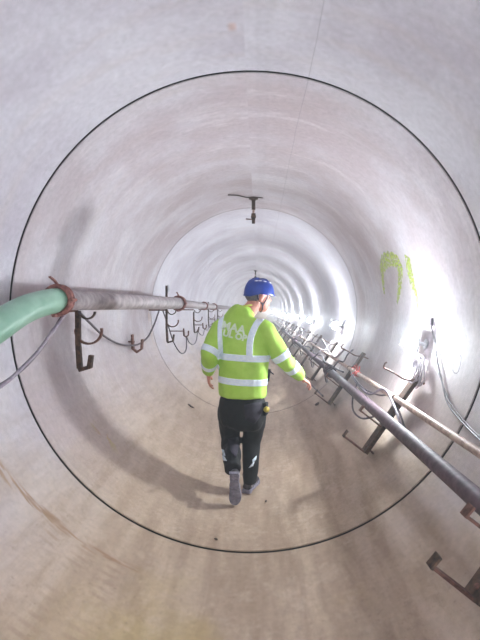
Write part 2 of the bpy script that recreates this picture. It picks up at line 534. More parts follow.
# beige pipe
BPX, BPZ = 1.166, -.674
t = empty('conduit_pipe', P2(BPX, BPZ, 6), 'thin beige pipe running above the dark pipe on the right wall', 'pipe')
bm = bmesh.new()
tube(bm, [P2(BPX, BPZ, y) for y in (-2.5, 1, 2.5, 5, 5.5)], .0235, 18); build('pipe_length', bm, MT['pipe_beige'], t)
bm = bmesh.new()
tube(bm, [P2(BPX, BPZ, y) for y in (5.5, 8, 12, 20, 31)], .021, 16); build('pipe_length', bm, MT['pipe_beige'], t)
for yc in (5.5, 11.3):
    bm = bmesh.new(); cyl(bm, P2(BPX, BPZ, yc - .05), P2(BPX, BPZ, yc + .05), .031, 18); build('socket', bm, MT['pipe_beige'], t)
# red tape tied on the beige pipe
bm = bmesh.new()
c = P2(BPX, BPZ, 5.3)
for yy in (5.26, 5.3, 5.34): ringtube(bm, P2(BPX, BPZ, yy), (0, 1, 0), .028, .004, 18, flat=.05)
for dx, dy, dz in ((-.06, .03, .06), (-.02, -.02, .11), (.03, .06, .07), (-.08, -.03, -.01), (-.03, .06, .08), (-.05, 0, -.05)):
    e = c + V((dx, dy, dz))
    st = c + V((dx, 0, dz)).normalized() * .03
    flatbar(bm, smooth_path([st, st.lerp(e, .5) + V((.01, .02, .015)), e], 4), .022, .0015, (0, 1, .3))
tag(build('red_tape', bm, MT['red']), 'strip of red tape tied in a ragged knot on the beige pipe', 'tape')

def cable(name, pts, r, m, label, cat='cable', group=None, n=8, seg=8):
    bm = bmesh.new(); tube(bm, smooth_path(pts, n), r, seg)
    return tag(build(name, bm, m), label, cat, group)
def clampr(p, rmax):
    q = V((p.x, 0, p.z - AX))
    if q.length > rmax: q = q.normalized() * rmax; return V((q.x, p.y, q.z + AX))
    return p

# long service cables draped from bracket to bracket
cab_specs = [('dark', .012, 'cable', 'dark cable draped along the brackets just above the thick pipe'),
             ('grey', .010, 'cable_grey', 'grey cable sagging from bracket to bracket above the thin pipe'),
             ('dark2', .009, 'cable', 'dark cable sagging below the pipes along the lower bracket arms')]
bases = [(1.10, -.735), (1.10, -.46), (.84, -1.025)]
sags = [.05, .16, .05]
for (nm, r, mk, lab), (bx, bz), sg in zip(cab_specs, bases, sags):
    pts = []
    for k in range(2, 16):
        pts.append(P2(bx + random.uniform(-.015, .015), bz + r + .004, BY[k]))
        if k < 15:
            for f in (.25, .5, .75):
                s = sg * (1 - (2 * f - 1) ** 2) * random.uniform(.6, 1.25)
                pts.append(clampr(P2(bx + random.uniform(-.03, .03), bz + r - s, BY[k] + 1.94 * f), 1.47))
    cable('service_cable', pts, r, MT[mk], lab, n=4)
# loops of slack between brackets
for i, (y0, lab) in enumerate([(6.2, 'slack cable loop over both pipes just beyond the dark coupling'), (7.9, 'slack cable loop over both pipes between the fourth bracket and the next'),
                               (10.0, 'small far slack cable loop over the pipes'), (12.3, 'small far slack cable loop over the pipes')]):
    pts = [P2(1.33, -.50, y0 + .2), P2(1.24, -.56, y0 + .1), P2(1.17, -.64 , y0), P2(1.10, -.63, y0 - .05), P2(1.01, -.72, y0 - .1), P2(.955, -.80, y0 + .1), P2(.99, -.94, y0 + .3), P2(1.05, -.98, y0 + .6), P2(1.09, -.93, y0 + .9)]
    cable('cable_loop', pts, .010, MT['cable'], lab, group='slack cable loops on the right' if i > 1 else None)
# cables over the pipes by the second bracket
p = [at(352, 376, 5.3), at(357, 383, 4.95), at(369, 394, 4.5), at(384, 389, 4.1), at(394, 406, 3.7), at(402, 428, 3.45)]
cable('power_cable', p, .011, MT['cable_grey'], 'grey cable looping over the beige pipe down to the dark pipe')
p = [at(350, 374, 5.3), at(361, 388, 4.7), at(377, 396, 4.3), at(388, 397, 4.05), at(397, 411, 3.75), at(404, 431, 3.45)]
cable('power_cable', [q + V((.01, 0, .01)) for q in p], .008, MT['cable'], 'darker thin cable beside the grey one looping over the beige pipe')
p = [at(357, 384, 4.95), at(353, 396, 4.75), at(353, 410, 4.5), at(361, 418, 4.35), at(372, 417, 4.2), at(384, 412, 4.05)]
cable('power_cable', [clampr(q, 1.47) for q in p], .009, MT['cable'], 'dark cable hanging in a loop below the dark pipe')
# coil of pale cable
ct = on_wall(418, 371, 1.43)
bm = bmesh.new()
radial = V((ct.x, 0, ct.z - AX)).normalized(); tan = V((0, 1, 0)); up = radial.cross(tan); up = up if up.z > 0 else -up
top = on_wall(430, 352, 1.42)
pts = []
for k in range(9):
    ln = .17 + .05 * math.sin(k * 2.1)
    for j in range(14):
        a = 2 * math.pi * j / 14
        tiltd = (k - 4) * .1
        q = ct + up * (math.cos(a) * ln * .62) + tan * (math.sin(a) * .10 - math.cos(a) * -.03 + (k - 4) * .012) + tan * (-math.cos(a) * .03 * tiltd * 4) - radial * (.012 * (k % 4))
        pts.append(clampr(q, 1.47))
tube(bm, smooth_path(pts, 3), .006, 6)
tag(build('cable_coil', bm, MT['cable_white']), 'coil of thin white cable hung on the right wall under the lamp glare', 'cable coil')
# cable hanging from a wall clip
t = empty('wall_clip', on_wall(431, 322, 1.495), 'small grey wall clip at the top of the hanging double cable', 'clip')
c = on_wall(431, 322, 1.485); rr = V((c.x, 0, c.z - AX)).normalized(); vv = rr.cross(V((0, 1, 0)))
bm = bmesh.new(); box(bm, c, (.02, .04, .07), Matrix((rr, V((0, 1, 0)), vv)).transposed()); build('clip_block', bm, MT['cable'], t, False, .003)
for dx, r, mk, lab in ((0, .0058, 'cable', 'grey cable of the hanging pair dropping from the wall clip to the beige pipe'), (3.0, .0045, 'cable', 'thinner dark cable of the hanging pair dropping from the wall clip')):
    p = [on_wall(431 - dx * .3, 325, 1.475), on_wall(435 + dx * .3, 344, 1.478), on_wall(438 - dx, 364, 1.478), on_wall(442, 382, 1.478), on_wall(448 + dx, 404, 1.475), on_wall(464 + dx, 424, 1.46), at(479 + dx, 439, 2.42), at(500 + dx, 458, 2.1)]
    cable('hanging_cable', p, r, MT[mk], lab)

# ===================================================== LEFT SIDE: pipe etc
LPX, LPZ = -1.20, .075
t = empty('delivery_pipe', P2(LPX, LPZ, 5), 'thick dusty grey pipe running along the left wall at shoulder height', 'pipe')
pa, pb = at(59, 300, 3.06), at(178, 303.3, 6.5)
pc, pd = at(196, 305.2, 8.6), at(214, 306.8, 12.6)
bm = bmesh.new(); tube(bm, [pa, pa.lerp(pb, .5), pb], [.068, .072, .078], 28); build('pipe_length', bm, MT['pipe_grey'], t)
bm = bmesh.new(); tube(bm, [pb, pc, pd], [.058, .062, .066], 22); build('pipe_length', bm, MT['pipe_grey'], t)
pe = P2(-1.22, .06, 30)
bm = bmesh.new(); tube(bm, [pd, pd.lerp(pe, .5), pe], .062, 18); build('pipe_length', bm, MT['pipe_grey'], t)
def coupling(c, ax, r, parent, lever=True):
    ax = ax.normalized()
    bm = bmesh.new(); ringtube(bm, c, ax, r, .016, 30); ringtube(bm, c + ax * .045, ax, r, .014, 30)
    ringtube(bm, c + ax * .022, ax, r + .004, .008, 30, flat=.04)
    cp = build('coupling', bm, MT['clamp'], parent)
    if lever:
        s = ax.cross(V((0, 0, 1))).normalized()
        bm = bmesh.new()
        flatbar(bm, smooth_path([c + V((0, 0, r)) + ax * .02, c + V((0, 0, r + .03)) - ax * .02 , c + V((0, 0, r + .055)) - ax * .09], 4), .018, .008, s)
        build('clamp_lever', bm, MT['clamp'], cp, False)
        for a in (0, 180):
            bm = bmesh.new(); q = c + (V((0, 0, 1)) * math.sin(R(a)) + s * math.cos(R(a))) * (r + .012) + ax * .02
            cyl(bm, q - ax * .04, q + ax * .04, .011, 8); build('clamp_bolt', bm, MT['clamp'], cp, False)
        bm = bmesh.new(); q = c - V((0, 0, r + .01)); cyl(bm, q - ax * .05, q + ax * .06, .012, 8); build('clamp_bolt', bm, MT['clamp'], cp, False)
    return cp
coupling(pb + (pb - pa).normalized() * .02, pb - pa, .092, t)
coupling(pc + (pd - pc) * .35, pd - pc, .074, t, False)
coupling(pd, pd - pc, .078, t, False)
# green hose
t = empty('rubber_hose', at(50, 302, 3.0), 'fat pale green hose bending down to the left edge from the pipe clamp', 'hose')
h0 = pa + V((-.005, -.03, 0))
hp = [h0 + (pa - pb).normalized() * -.04, at(44, 303, 2.92), at(24, 310, 2.70), at(0, 325, 2.45), at(-40, 356, 2.2), P2(-1.27, -.50, 1.55), P2(-1.15, -.72, .9), P2(-1.03, -.86, 0), P2(-.98, -.92, -2)]
bm = bmesh.new(); tube(bm, smooth_path(hp, 8), .080, 28)
build('hose_body', bm, MT['hose'], t)
coupling(pa + (pa - pb).normalized() * .03, pb - pa, .088, t)

def left_bracket(Y, dxp, name='x', first=False, top=.37):
    "vertical rusty bar standing off the wall: foot hook, half ring cradles"
    xb = -1.24 if not first else -1.35
    t = empty('cable_bracket', V((xb, Y, AX)), name, 'bracket', 'rusty hanging brackets on the left wall')
    Yd = (0, 1, 0)
    bm = bmesh.new()
    topz = .02 if first else top
    tk = .038 if first else .028
    flatbar(bm, [V((xb, Y, AX + topz)), V((xb, Y, AX - .24)), V((xb + .012, Y, AX - .435))], [.04, .04, .045], tk, Yd)
    build('upright_bar', bm, MT['darkrust'], t, False, .002)
    if top > .3 and not first:
        bm = bmesh.new(); box(bm, (xb + .030, Y, AX + .33), (.012, .10, .10)); build('top_plate', bm, MT['plate'], t, False)
    # stand-off arms to the wall
    for zz in (.02,):
        xw = -math.sqrt(1.497 ** 2 - zz ** 2)
        bm = bmesh.new(); cyl(bm, (xb, Y, AX + zz), (xw, Y, AX + zz), .010, 8); build('standoff', bm, MT['rust'], t)
    # foot
    bm = bmesh.new()
    z0 = AX - .43
    flatbar(bm, [V((xb + .005, Y, z0 + .03)), V((xb + .018, Y, z0 - .015)), V((xb + .09, Y, z0 + .005)), V((xb + .105, Y, z0 + .10))], [.05, .055, .055, .045], tk * .85, Yd)
    build('foot_hook', bm, MT['darkrust'], t, False, .002)
    # half rings
    bm = bmesh.new(); ringtube(bm, (xb + .085, Y, AX - .135), (0, 1, 0), (.105 if first else .085), .016, 16, 80, 275, sub=8, flat=.03); build('cradle', bm, MT['rust'], t, False)
    bm = bmesh.new(); ringtube(bm, (xb + .075, Y, AX + .02), (0, 1, 0), .062, .013, 12, 95, 265, sub=8, flat=.03); build('cradle', bm, MT['darkrust'], t, False)
    return t
left_bracket(3.75, 0, 'large rusty hook bracket hanging from the left pipe near the green hose', True)
lb = left_bracket(6.85, 0, 'second rusty hook bracket on the left wall with a bright plate above the pipe')
lbl = ['third rusty hook bracket on the left wall, a small one halfway to the worker', 'fourth rusty hook bracket on the left wall, close to the worker\'s shoulder',
       'rusty hook bracket on the left wall just before the worker\'s sleeve hides the pipe']
for Y, l, tp in ((9.75, lbl[0], -.02), (12.6, lbl[1], .22), (15.5, lbl[2], .05)):
    left_bracket(Y, 0, l, False, tp)
def left_hook(px, py, Y, label, s=1.0):
    p = at(px, py, Y)
    t = empty('cable_hook', p, label, 'hook', 'small cable hooks on the left wall')
    bm = bmesh.new()
    flatbar(bm, [p + V((-.035, 0, .085)) * s, p + V((-.03, 0, -.02)) * s, p + V((-.0, 0, -.045)) * s, p + V((.035, 0, -.02)) * s, p + V((.04, 0, .05)) * s], .04 * s, .022, (0, 1, 0))
    build('hook', bm, MT['rust'], t, False, .002)
    zz = p.z - AX + .05
    bm = bmesh.new(); cyl(bm, (p.x - .03, Y, AX + zz), (-math.sqrt(1.497 ** 2 - zz ** 2), Y, AX + zz), .009, 8); build('stud', bm, MT['rust'], t)
    return t
HK = [(137, 346, 5.6), (186, 334, 8.3), (204.5, 327, 11.5), (216, 321, 15.0)]
hl = ['small rusty cable hook on the left wall between the first two brackets', 'small rusty cable hook on the left wall beyond the second bracket',
      'small rusty cable hook on the left wall near the worker\'s left sleeve', 'farthest small cable hook on the left wall, behind the worker\'s sleeve']
for i, ((a, b_, Y), l) in enumerate(zip(HK, hl)): left_hook(a, b_, Y, l, 1.6 if i == 0 else 1.15)
def lc(pts, lab, r=.009): cable('festoon_cable', [clampr(at(*p), 1.46) for p in pts], r, MT['cable'], lab, group=None)
lc([(79, 312, 3.7), (90, 323, 4.1), (104, 336, 4.6), (120, 344, 5.1), (136, 345, 5.6), (147, 338, 5.9), (154, 325, 6.3), (159, 311, 6.7)], 'dark cable sagging from the large left bracket over the small hook to the second bracket', .011)
lc([(163, 311, 6.75), (168, 325, 7.1), (174, 343, 7.5), (181, 353, 7.8), (186, 350, 8.1), (186.5, 336, 8.3)], 'dark cable dipping deep beyond the second left bracket', .010)
lc([(186.5, 336, 8.4), (189, 342, 8.8), (193, 344.5, 9.3), (196.5, 340, 9.6), (197.5, 330, 9.85)], 'dark cable dip just beyond the second small hook on the left wall', .010)
lc([(197.5, 330, 9.9), (200, 334, 10.4), (203, 335, 11), (204.5, 330, 11.45)], 'short cable dip beyond the third left bracket', .010)
lc([(205, 329, 11.6), (207.5, 330, 12), (210, 325, 12.5), (213, 324, 13.5), (216, 321, 15), (222, 319, 18), (230, 314, 24)], 'far cable running on along the left wall to the worker\'s sleeve', .010)
# thick double cable at the left edge
for dd, r, mk, lab in ((0, .011, 'cable_grey', 'grey cable of the pair drooping from the clamp to the left edge'), (1, .0095, 'cable', 'dark cable of the pair drooping from the clamp to the left edge')):
    p = [(61, 315, 3.12), (52, 332, 2.98), (40, 349, 2.85), (24, 366, 2.7), (4, 384, 2.55), (-30, 405, 2.35), (-80, 430, 2.15)]
    cable('drooping_cable', [clampr(at(a - dd * 2 + (4 if i in (0,) else 0), b + (dd * 3.5 if 0 < i < 4 else 0), c), 1.47) for i, (a, b, c) in enumerate(p)], r, MT[mk], lab)

# ============================================================ CROWN VALVES
def crown_valve(px, Y, label):
    x = at(px, 200, Y).x
    zt = AX + math.sqrt(RAD ** 2 - x * x)
    t = empty('grout_valve', V((x, Y, zt)), label, 'valve', 'hanging grout valves on the tunnel crown')
    bm = bmesh.new(); cyl(bm, (x, Y, zt + .004), (x, Y, zt - .022), .06, 18); cyl(bm, (x, Y, zt - .02), (x, Y, zt - .035), .035, 6); build('flange', bm, MT['darkrust'], t, False)
    bm = bmesh.new(); cyl(bm, (x, Y, zt - .03), (x, Y, zt - .16), .025, 12); build('nipple', bm, MT['darkrust'], t)
    bm = bmesh.new(); cyl(bm, (x, Y, zt - .155), (x, Y, zt - .225), .016, 10); build('shaft', bm, MT['pipe_beige'], t)
    bm = bmesh.new(); ball(bm, (x, Y, zt - .25), .034, .034, .04); cyl(bm, (x, Y, zt - .21), (x, Y, zt - .225), .033, 6); cyl(bm, (x, Y, zt - .275), (x, Y, zt - .34), .023, 10); build('valve_body', bm, MT['darkrust'], t)
    bm = bmesh.new(); flatbar(bm, [V((x, Y, zt - .285)), V((x - .05, Y - .01, zt - .285)), V((x - .10, Y - .02, zt - .283))], .02, .014, (0, 1, 0)); build('handle', bm, MT['rust'], t, False)
    return t
crown_valve(253.5, 6.35, 'rusty grout valve with side handle hanging from the tunnel crown')
crown_valve(255.5, 18.3, 'tiny far grout valve on the crown, directly above the blue helmet')
bm = bmesh.new()
p = [on_wall(228, 195, 1.493), on_wall(238, 195.5, 1.493), on_wall(247, 197.5, 1.493), on_wall(254, 197, 1.493), on_wall(263, 198, 1.493)]
tube(bm, smooth_path(p, 6), .007, 6)
tag(build('tie_wire', bm, MT['debris']), 'thin dark wire lying across the crown at the grout valve', 'wire')

# ================================================================ GRAFFITI
def ribbon(pxs, widths, name, m, label, cat):
    pts = smooth_path([on_wall(a, b, 1.4985) for a, b in pxs], 8)
    bm = bmesh.new(); n = len(pts); rows = []
    for i, p in enumerate(pts):
        T = (pts[min(i + 1, n - 1)] - pts[max(i - 1, 0)]).normalized()
        rad = V((p.x, 0, p.z - AX)).normalized()
        s = T.cross(rad).normalized()
        f = i / (n - 1) * (len(widths) - 1); k = min(int(f), len(widths) - 2); w = widths[k] + (widths[k + 1] - widths[k]) * (f - k)
        w *= 1 + .18 * math.sin(i * 1.7) 
        row = []
        for j in range(5):
            q = p + s * w * (j / 4 - .5); rr_ = V((q.x, 0, q.z - AX)).normalized()
            row.append(bm.verts.new((rr_.x * 1.4985, q.y, AX + rr_.z * 1.4985)))
        rows.append(row)
    for i in range(n - 1):
        for j in range(4): bm.faces.new((rows[i][j], rows[i][j + 1], rows[i + 1][j + 1], rows[i + 1][j]))
    o = build(name, bm, m)
    sd = o.modifiers.new('s', 'SOLIDIFY'); sd.thickness = .0008; sd.offset = 0
    return tag(o, label, cat)
ribbon([(384, 294), (383, 282), (382, 270), (385, 261), (392, 259), (399, 264), (400, 278), (399, 290), (397, 303)], [.05, .09, .11, .15, .16, .14, .10, .09, .04], 'painted_digit', MT['paint'], 'yellow-green sprayed digit 0 on the upper right wall, open at its foot', 'graffiti')
ribbon([(407, 256), (409, 268), (412, 281), (416, 293), (418, 311)], [.10, .14, .13, .07, .02], 'painted_digit', MT['paint'], 'yellow-green sprayed digit 1 on the right wall, dripping at its foot', 'graffiti')
ribbon([(458, 354), (454, 362), (453, 371), (457, 373), (460, 366), (461, 357), (458, 354)], [.005, .005], 'wall_mark', MT['chalk'], 'faint oval pencil mark on the right wall beside the hanging cables', 'mark')

# ================================================================== DEBRIS
def scrap(px, py, size, label, seed):
    random.seed(seed)
    p = on_wall(px, py, 1.492)
    bm = bmesh.new()
    rad = V((p.x, 0, p.z - AX)).normalized(); T = V((0, 1, 0)); S = rad.cross(T)
    bmesh.ops.create_icosphere(bm, subdivisions=2, radius=1)
    for v in bm.verts:
        n_ = 1 + .35 * noise.noise(v.co * 2.3 + V((seed, 0, 0)))
        c = v.co * n_
        v.co = p + S * c.x * size[0] + T * c.y * size[1] - rad * c.z * size[2]
    return tag(build('debris_scrap', bm, MT['debris'], smooth=False), label, 'debris')
scrap(317, 404, (.035, .06, .010), 'dark scrap on the tunnel floor below the right pipes, near the worker\'s hand', 3)
scrap(191, 406, (.05, .035, .009), 'small dark scrap on the lower left wall beside the worker', 5)
scrap(216, 539, (.012, .008, .006), 'tiny dark crumb on the floor just before the big pipe joint', 9)
scrap(266, 503 - 2, (.008, .02, .005), 'tiny crumb on the floor right of the worker\'s planted boot', 12)

# ================================================================== PERSON
PO = V((at(244, 480, 3.86).x, 3.86, 0.003))
person = empty('person', PO, 'worker seen from behind in a yellow-green hi-vis jacket and blue helmet, walking down the tunnel', 'person')

def limb(bm, secs, side=(1, 0, 0), seg=20, n=5):
    "loft through (point, r_side, r_other)"
    P = smooth_path([s[0] for s in secs], n)
    def interp(idx):
        out = []
        vals = [s[idx] for s in secs]
        pp = smooth_path([V((v, 0, 0)) for v in vals], n)
        return [max(.003, q.x) for q in pp]
    tube(bm, P, interp(1), seg, side=side, r2=interp(2))

def remeshed(bm, voxel, smooth_it=4, disp=None, fac=.5):
    bmesh.ops.recalc_face_normals(bm, faces=bm.faces[:])
    me = bpy.data.meshes.new('tmp'); bm.to_mesh(me); bm.free()
    o = bpy.data.objects.new('tmp', me); COL.objects.link(o)
    r = o.modifiers.new('r', 'REMESH'); r.mode = 'VOXEL'; r.voxel_size = voxel
    if smooth_it:
        s = o.modifiers.new('s', 'SMOOTH'); s.iterations = smooth_it; s.factor = fac
    dg = bpy.context.evaluated_depsgraph_get(); dg.update()
    m2 = bpy.data.meshes.new_from_object(o.evaluated_get(dg))
    out = bmesh.new(); out.from_mesh(m2)
    bpy.data.objects.remove(o); bpy.data.meshes.remove(me); bpy.data.meshes.remove(m2)
    if disp:
        out.normal_update()
        for v in out.verts: v.co += v.normal * disp(v.co)
    out.normal_update()
    return out

# joints ------------------------------------------------------------
yaw = R(-14)
RT = Matrix.Rotation(yaw, 3, 'Z')
sideT = RT @ V((1, 0, 0)); fwdT = RT @ V((0, 1, 0))
Lsh, Lel, Lwr = at(222, 327, 3.86), at(209.5, 352, 3.78), at(208.5, 371, 3.93)
Rsh, Rel, Rwr = at(263.5, 329, 3.82), at(281.5, 356, 3.84), at(299.5, 376, 3.98)
Lhip, Lkn, Lan = at(233, 402, 3.90), at(231.5, 432, 4.02), at(233, 469, 3.69)
Rhip, Rkn, Ran = at(254, 402, 3.88), at(254.5, 438, 3.99), at(250.5, 479, 3.97)
neck = at(246.5, 311, 3.87)
HC = at(258.3, 296.5, 3.885)              # head centre
head_yaw = R(-66)
HM = Matrix.Rotation(head_yaw, 3, 'Z') @ Matrix.Rotation(R(-6), 3, 'X') @ Matrix.Rotation(R(4), 3, 'Y')
def H(x, y, z): return HC + HM @ V((x, y, z))     # y = facing, x = his right side... (+x) , z up
# HM maps local +Y to facing direction; local +X is his right

# BODY ---------------------------------------------------------------
body = bmesh.new()
# skull, face, jaw
ball(body, H(0, -.012, .03), .074, .094, .088, HM, 24, 16)
ball(body, H(0, .030, -.02), .062, .070, .085, HM, 24, 16)
ball(body, H(0, .050, -.084), .046, .050, .036, HM, 20, 12)        # jaw / chin
ball(body, H(0, .078, .022), .045, .018, .014, HM)                 # brow
tube(body, [H(0, .088, .012), H(0, .104, -.012), H(0, .112, -.027)], [.008, .011, .013], 12)   # nose
ball(body, H(.014, .098, -.030), .009, .010, .008, HM); ball(body, H(-.014, .098, -.030), .009, .010, .008, HM)
for sx in (-1, 1):
    ball(body, H(.034 * sx, .066, -.018), .020, .018, .022, HM)    # cheek
    # ear: disc with rim and lobe
    ball(body, H(.080 * sx, -.008, -.006), .013, .023, .036, HM @ Matrix.Rotation(R(-12), 3, 'X'), 16, 12)
    ball(body, H(.078 * sx, -.002, -.034), .008, .010, .012, HM)
ball(body, H(0, .096, -.055), .022, .010, .007, HM); ball(body, H(0, .094, -.066), .019, .010, .007, HM)
# neck
limb(body, [(H(0, -.02, -.03), .055, .06), (H(0, -.035, -.075), .058, .060), (neck + V((0, 0, -.03)), .066, .066), (neck + V((-.01, 0, -.1)), .10, .08)], side=sideT)
# torso core
chest = at(245, 340, 3.86); waist = at(243, 375, 3.86); pelv = at(243.5, 400, 3.88)
limb(body, [(neck + V((-.005, 0, -.05)), .08, .07), (at(243, 329, 3.86), .15, .10), (chest, .165, .115), (waist, .15, .11), (pelv, .14, .10), (at(243.5, 408, 3.88), .11, .08)], side=sideT, seg=28)
for S_, E_, W_ in ((Lsh, Lel, Lwr), (Rsh, Rel, Rwr)):
    limb(body, [(S_, .055, .055), (S_.lerp(E_, .4), .050, .050), (E_, .040, .040), (E_.lerp(W_, .35), .040, .038), (W_, .028, .024), (W_ + (W_ - E_).normalized() * .02, .027, .022)])
for Hp, K_, A_ in ((Lhip, Lkn, Lan), (Rhip, Rkn, Ran)):
    limb(body, [(Hp + V((0, 0, .02)), .07, .075), (Hp.lerp(K_, .4), .075, .08), (K_, .055, .058), (K_.lerp(A_, .35), .046, .050), (A_, .030, .032)])
# hands
def hand(bm, W, d, pn, curl, sgn, scale=1.0):
    "W wrist, d direction to the fingers, pn palm normal, sgn side of the thumb"
    d = d.normalized(); pn = (pn - d * pn.dot(d)).normalized(); s = d.cross(pn).normalized() * sgn     # s points to the thumb side
    B = Matrix((s, d, pn)).transposed()
    k = scale
    limb(bm, [(W - d * .01 * k, .026 * k, .019 * k), (W + d * .035 * k, .036 * k, .016 * k), (W + d * .075 * k, .041 * k, .014 * k), (W + d * .094 * k, .036 * k, .011 * k)], side=s, seg=16)
    L = [.066, .076, .071, .056]
    for i in range(4):
        off = (.030 - i * .0205) * k
        p = W + s * off + d * (.086 - abs(i - 1.2) * .004) * k
        a = curl[0]; q = [p - d * .02 * k, p]
        spread = (1.3 - i) * .045
        for j, f in enumerate((.45, .32, .23)):
            dd = (d * math.cos(a) + pn * math.sin(a) + s * spread).normalized()
            p = p + dd * L[i] * f * k; q.append(p); a += curl[1]
        tube(bm, smooth_path(q, 3), [(.0095 - .0022 * m_ / (len(q) * 3 - 3)) * k for m_ in range(len(q) * 3 - 2)], 10, side=s)
        ball(bm, q[-1], .0073 * k, .0073 * k, .0073 * k, None, 10, 8)
    p = W + d * .022 * k + s * .026 * k
    q = [p - s * .012 * k, p, p + (s * .75 + d * .6 + pn * .25).normalized() * .036 * k]
    q.append(q[-1] + (s * .38 + d * .85 + pn * .35).normalized() * .028 * k); q.append(q[-1] + (s * .1 + d * .9 + pn * .45).normalized() * .022 * k)
    tube(bm, smooth_path(q, 3), [(.0125 - .003 * m_ / 12) * k for m_ in range(13)], 10)
    ball(bm, q[-1], .009 * k, .009 * k, .009 * k, None, 10, 8)
dl = V((.02, .25, -1)).normalized()
hand(body, Lwr + (Lwr - Lel).normalized() * .02, dl, V((1, .1, .1)), (.25, .38), 1 if dl.cross(V((1, .1, .1))).y > 0 else -1, .98)
dr = V((.75, .35, -.55)).normalized(); pnr = V((-.5, .1, -.9))
hand(body, Rwr + (Rwr - Rel).normalized() * .02, dr, pnr, (.35, .5), 1 if dr.cross((pnr - dr * pnr.dot(dr))).y > 0 else -1, .98)
body = remeshed(body, .0048, 2)
bd = build('body', body, MT['skin'], person, recalc=False)

# hair (short grey, below the helmet) ---------------------------------
hb = bmesh.new()
ball(hb, H(0, -.016, .022), .079, .099, .086, HM, 40, 28)
for v in list(hb.verts):
    l = HM.inverted() @ (v.co - HC)
    keep = l.z > -.052 and l.y < .01 and not (abs(l.x) > .06 and l.y > -.018 and l.z < .02)
    if l.z > .06: keep = True
    if not keep: hb.verts.remove(v)
hb.normal_update()
ho = build('hair', hb, MT['hair'], bd)
sd = ho.modifiers.new('s', 'SOLIDIFY'); sd.thickness = .006; sd.offset = 0
# eyes and mouth
for sx in (-1, 1):
    eb = bmesh.new(); ball(eb, H(.030 * sx, .082, .002), .013, .008, .006, HM); tag(build('eye', eb, MT['eye'], bd))
    eb = bmesh.new(); tube(eb, [H(.016 * sx, .094, .022), H(.032 * sx, .089, .026), H(.046 * sx, .076, .020)], .0035, 6); build('eyebrow', eb, MT['hair'], bd)
mb = bmesh.new(); ball(mb, H(0, .101, -.060), .021, .005, .005, HM); build('lips', mb, MT['lips'], bd)

# helmet ----------------------------------------------------------------
hm = bmesh.new()
nu, nv = 48, 18
rows = []
for j in range(nv + 1):
    ph = math.pi / 2 * j / nv
    row = []
    for i in range(nu):
        a = 2 * math.pi * i / nu
        ca, sa = math.cos(a), math.sin(a)      # sa: front
        z = math.sin(ph) ** .92 * .122
        rr = math.cos(ph) ** .72
        x = ca * .104 * rr
        y = sa * (.132 if sa > 0 else .132) * rr
        low = (1 - j / nv) ** 2
        z -= low * (.004 + (.030 if sa < -.2 else .0) * min(1, max(0, (-sa - .2) / .6)))
        if sa < 0: x *= 1 - .10 * low * -sa; y *= 1 - .10 * low * -sa
        if j == 0: y += (.012 if sa > .6 else 0); x *= 1.03; y *= 1.02
        # ridges along the shell
        z += .004 * math.cos(ca * 9) * math.sin(ph) * (1 if j < nv else 0)
        row.append(hm.verts.new(H(x, y - .004, z + .026)))
        if j == nv: break
    rows.append(row)
for j in range(nv - 1):
    for i in range(nu): hm.faces.new((rows[j][i], rows[j][(i + 1) % nu], rows[j + 1][(i + 1) % nu], rows[j + 1][i]))
for i in range(nu): hm.faces.new((rows[nv - 1][i], rows[nv - 1][(i + 1) % nu], rows[nv][0]))
bmesh.ops.recalc_face_normals(hm, faces=hm.faces[:])
shell_bvh = BVHTree.FromBMesh(hm)
hel = build('helmet', hm, MT['helmet'], person)
sd = hel.modifiers.new('s', 'SOLIDIFY'); sd.thickness = .006; sd.offset = -1
# pale vent openings around the crown
for i, (lx, ly) in enumerate([(.062, -.062), (.066, -.030), (.070, .012), (.062, .066), (-.062, -.055), (-.068, 0), (-.062, .06), (.0, -.088)]):
    vb = bmesh.new()
    o_ = H(lx * 3, ly * 3, .026 + .30); tgt = H(0, 0, .03)
    hit, nrm, _, _ = shell_bvh.ray_cast(o_, (tgt - o_).normalized())
    if hit is None: continue
    if nrm.dot(o_ - hit) < 0: nrm = -nrm
    tx = (HM @ V((0, 1, 0))); tx = (tx - nrm * tx.dot(nrm)).normalized(); ty = nrm.cross(tx)
    ball(vb, hit, .016, .007, .0025, Matrix((tx, ty, nrm)).transposed(), 14, 8)
    build('vent', vb, MT['vent'], hel)
# rim band and straps
for sx in (-1, 1):
    sb = bmesh.new()
    flatbar(sb, smooth_path([H(.092 * sx, .045, .028), H(.084 * sx, .035, -.02), H(.068 * sx, .020, -.062), H(.045 * sx, .030, -.098), H(.0, .040, -.124)], 5), .010, .003, HM @ V((0, 1, .2)))
    flatbar(sb, smooth_path([H(.090 * sx, -.050, .022), H(.083 * sx, -.032, -.02), H(.071 * sx, .018, -.060)], 5), .013, .003, HM @ V((0, 1, .2)))
    build('chin_strap', sb, MT['strap'], hel)

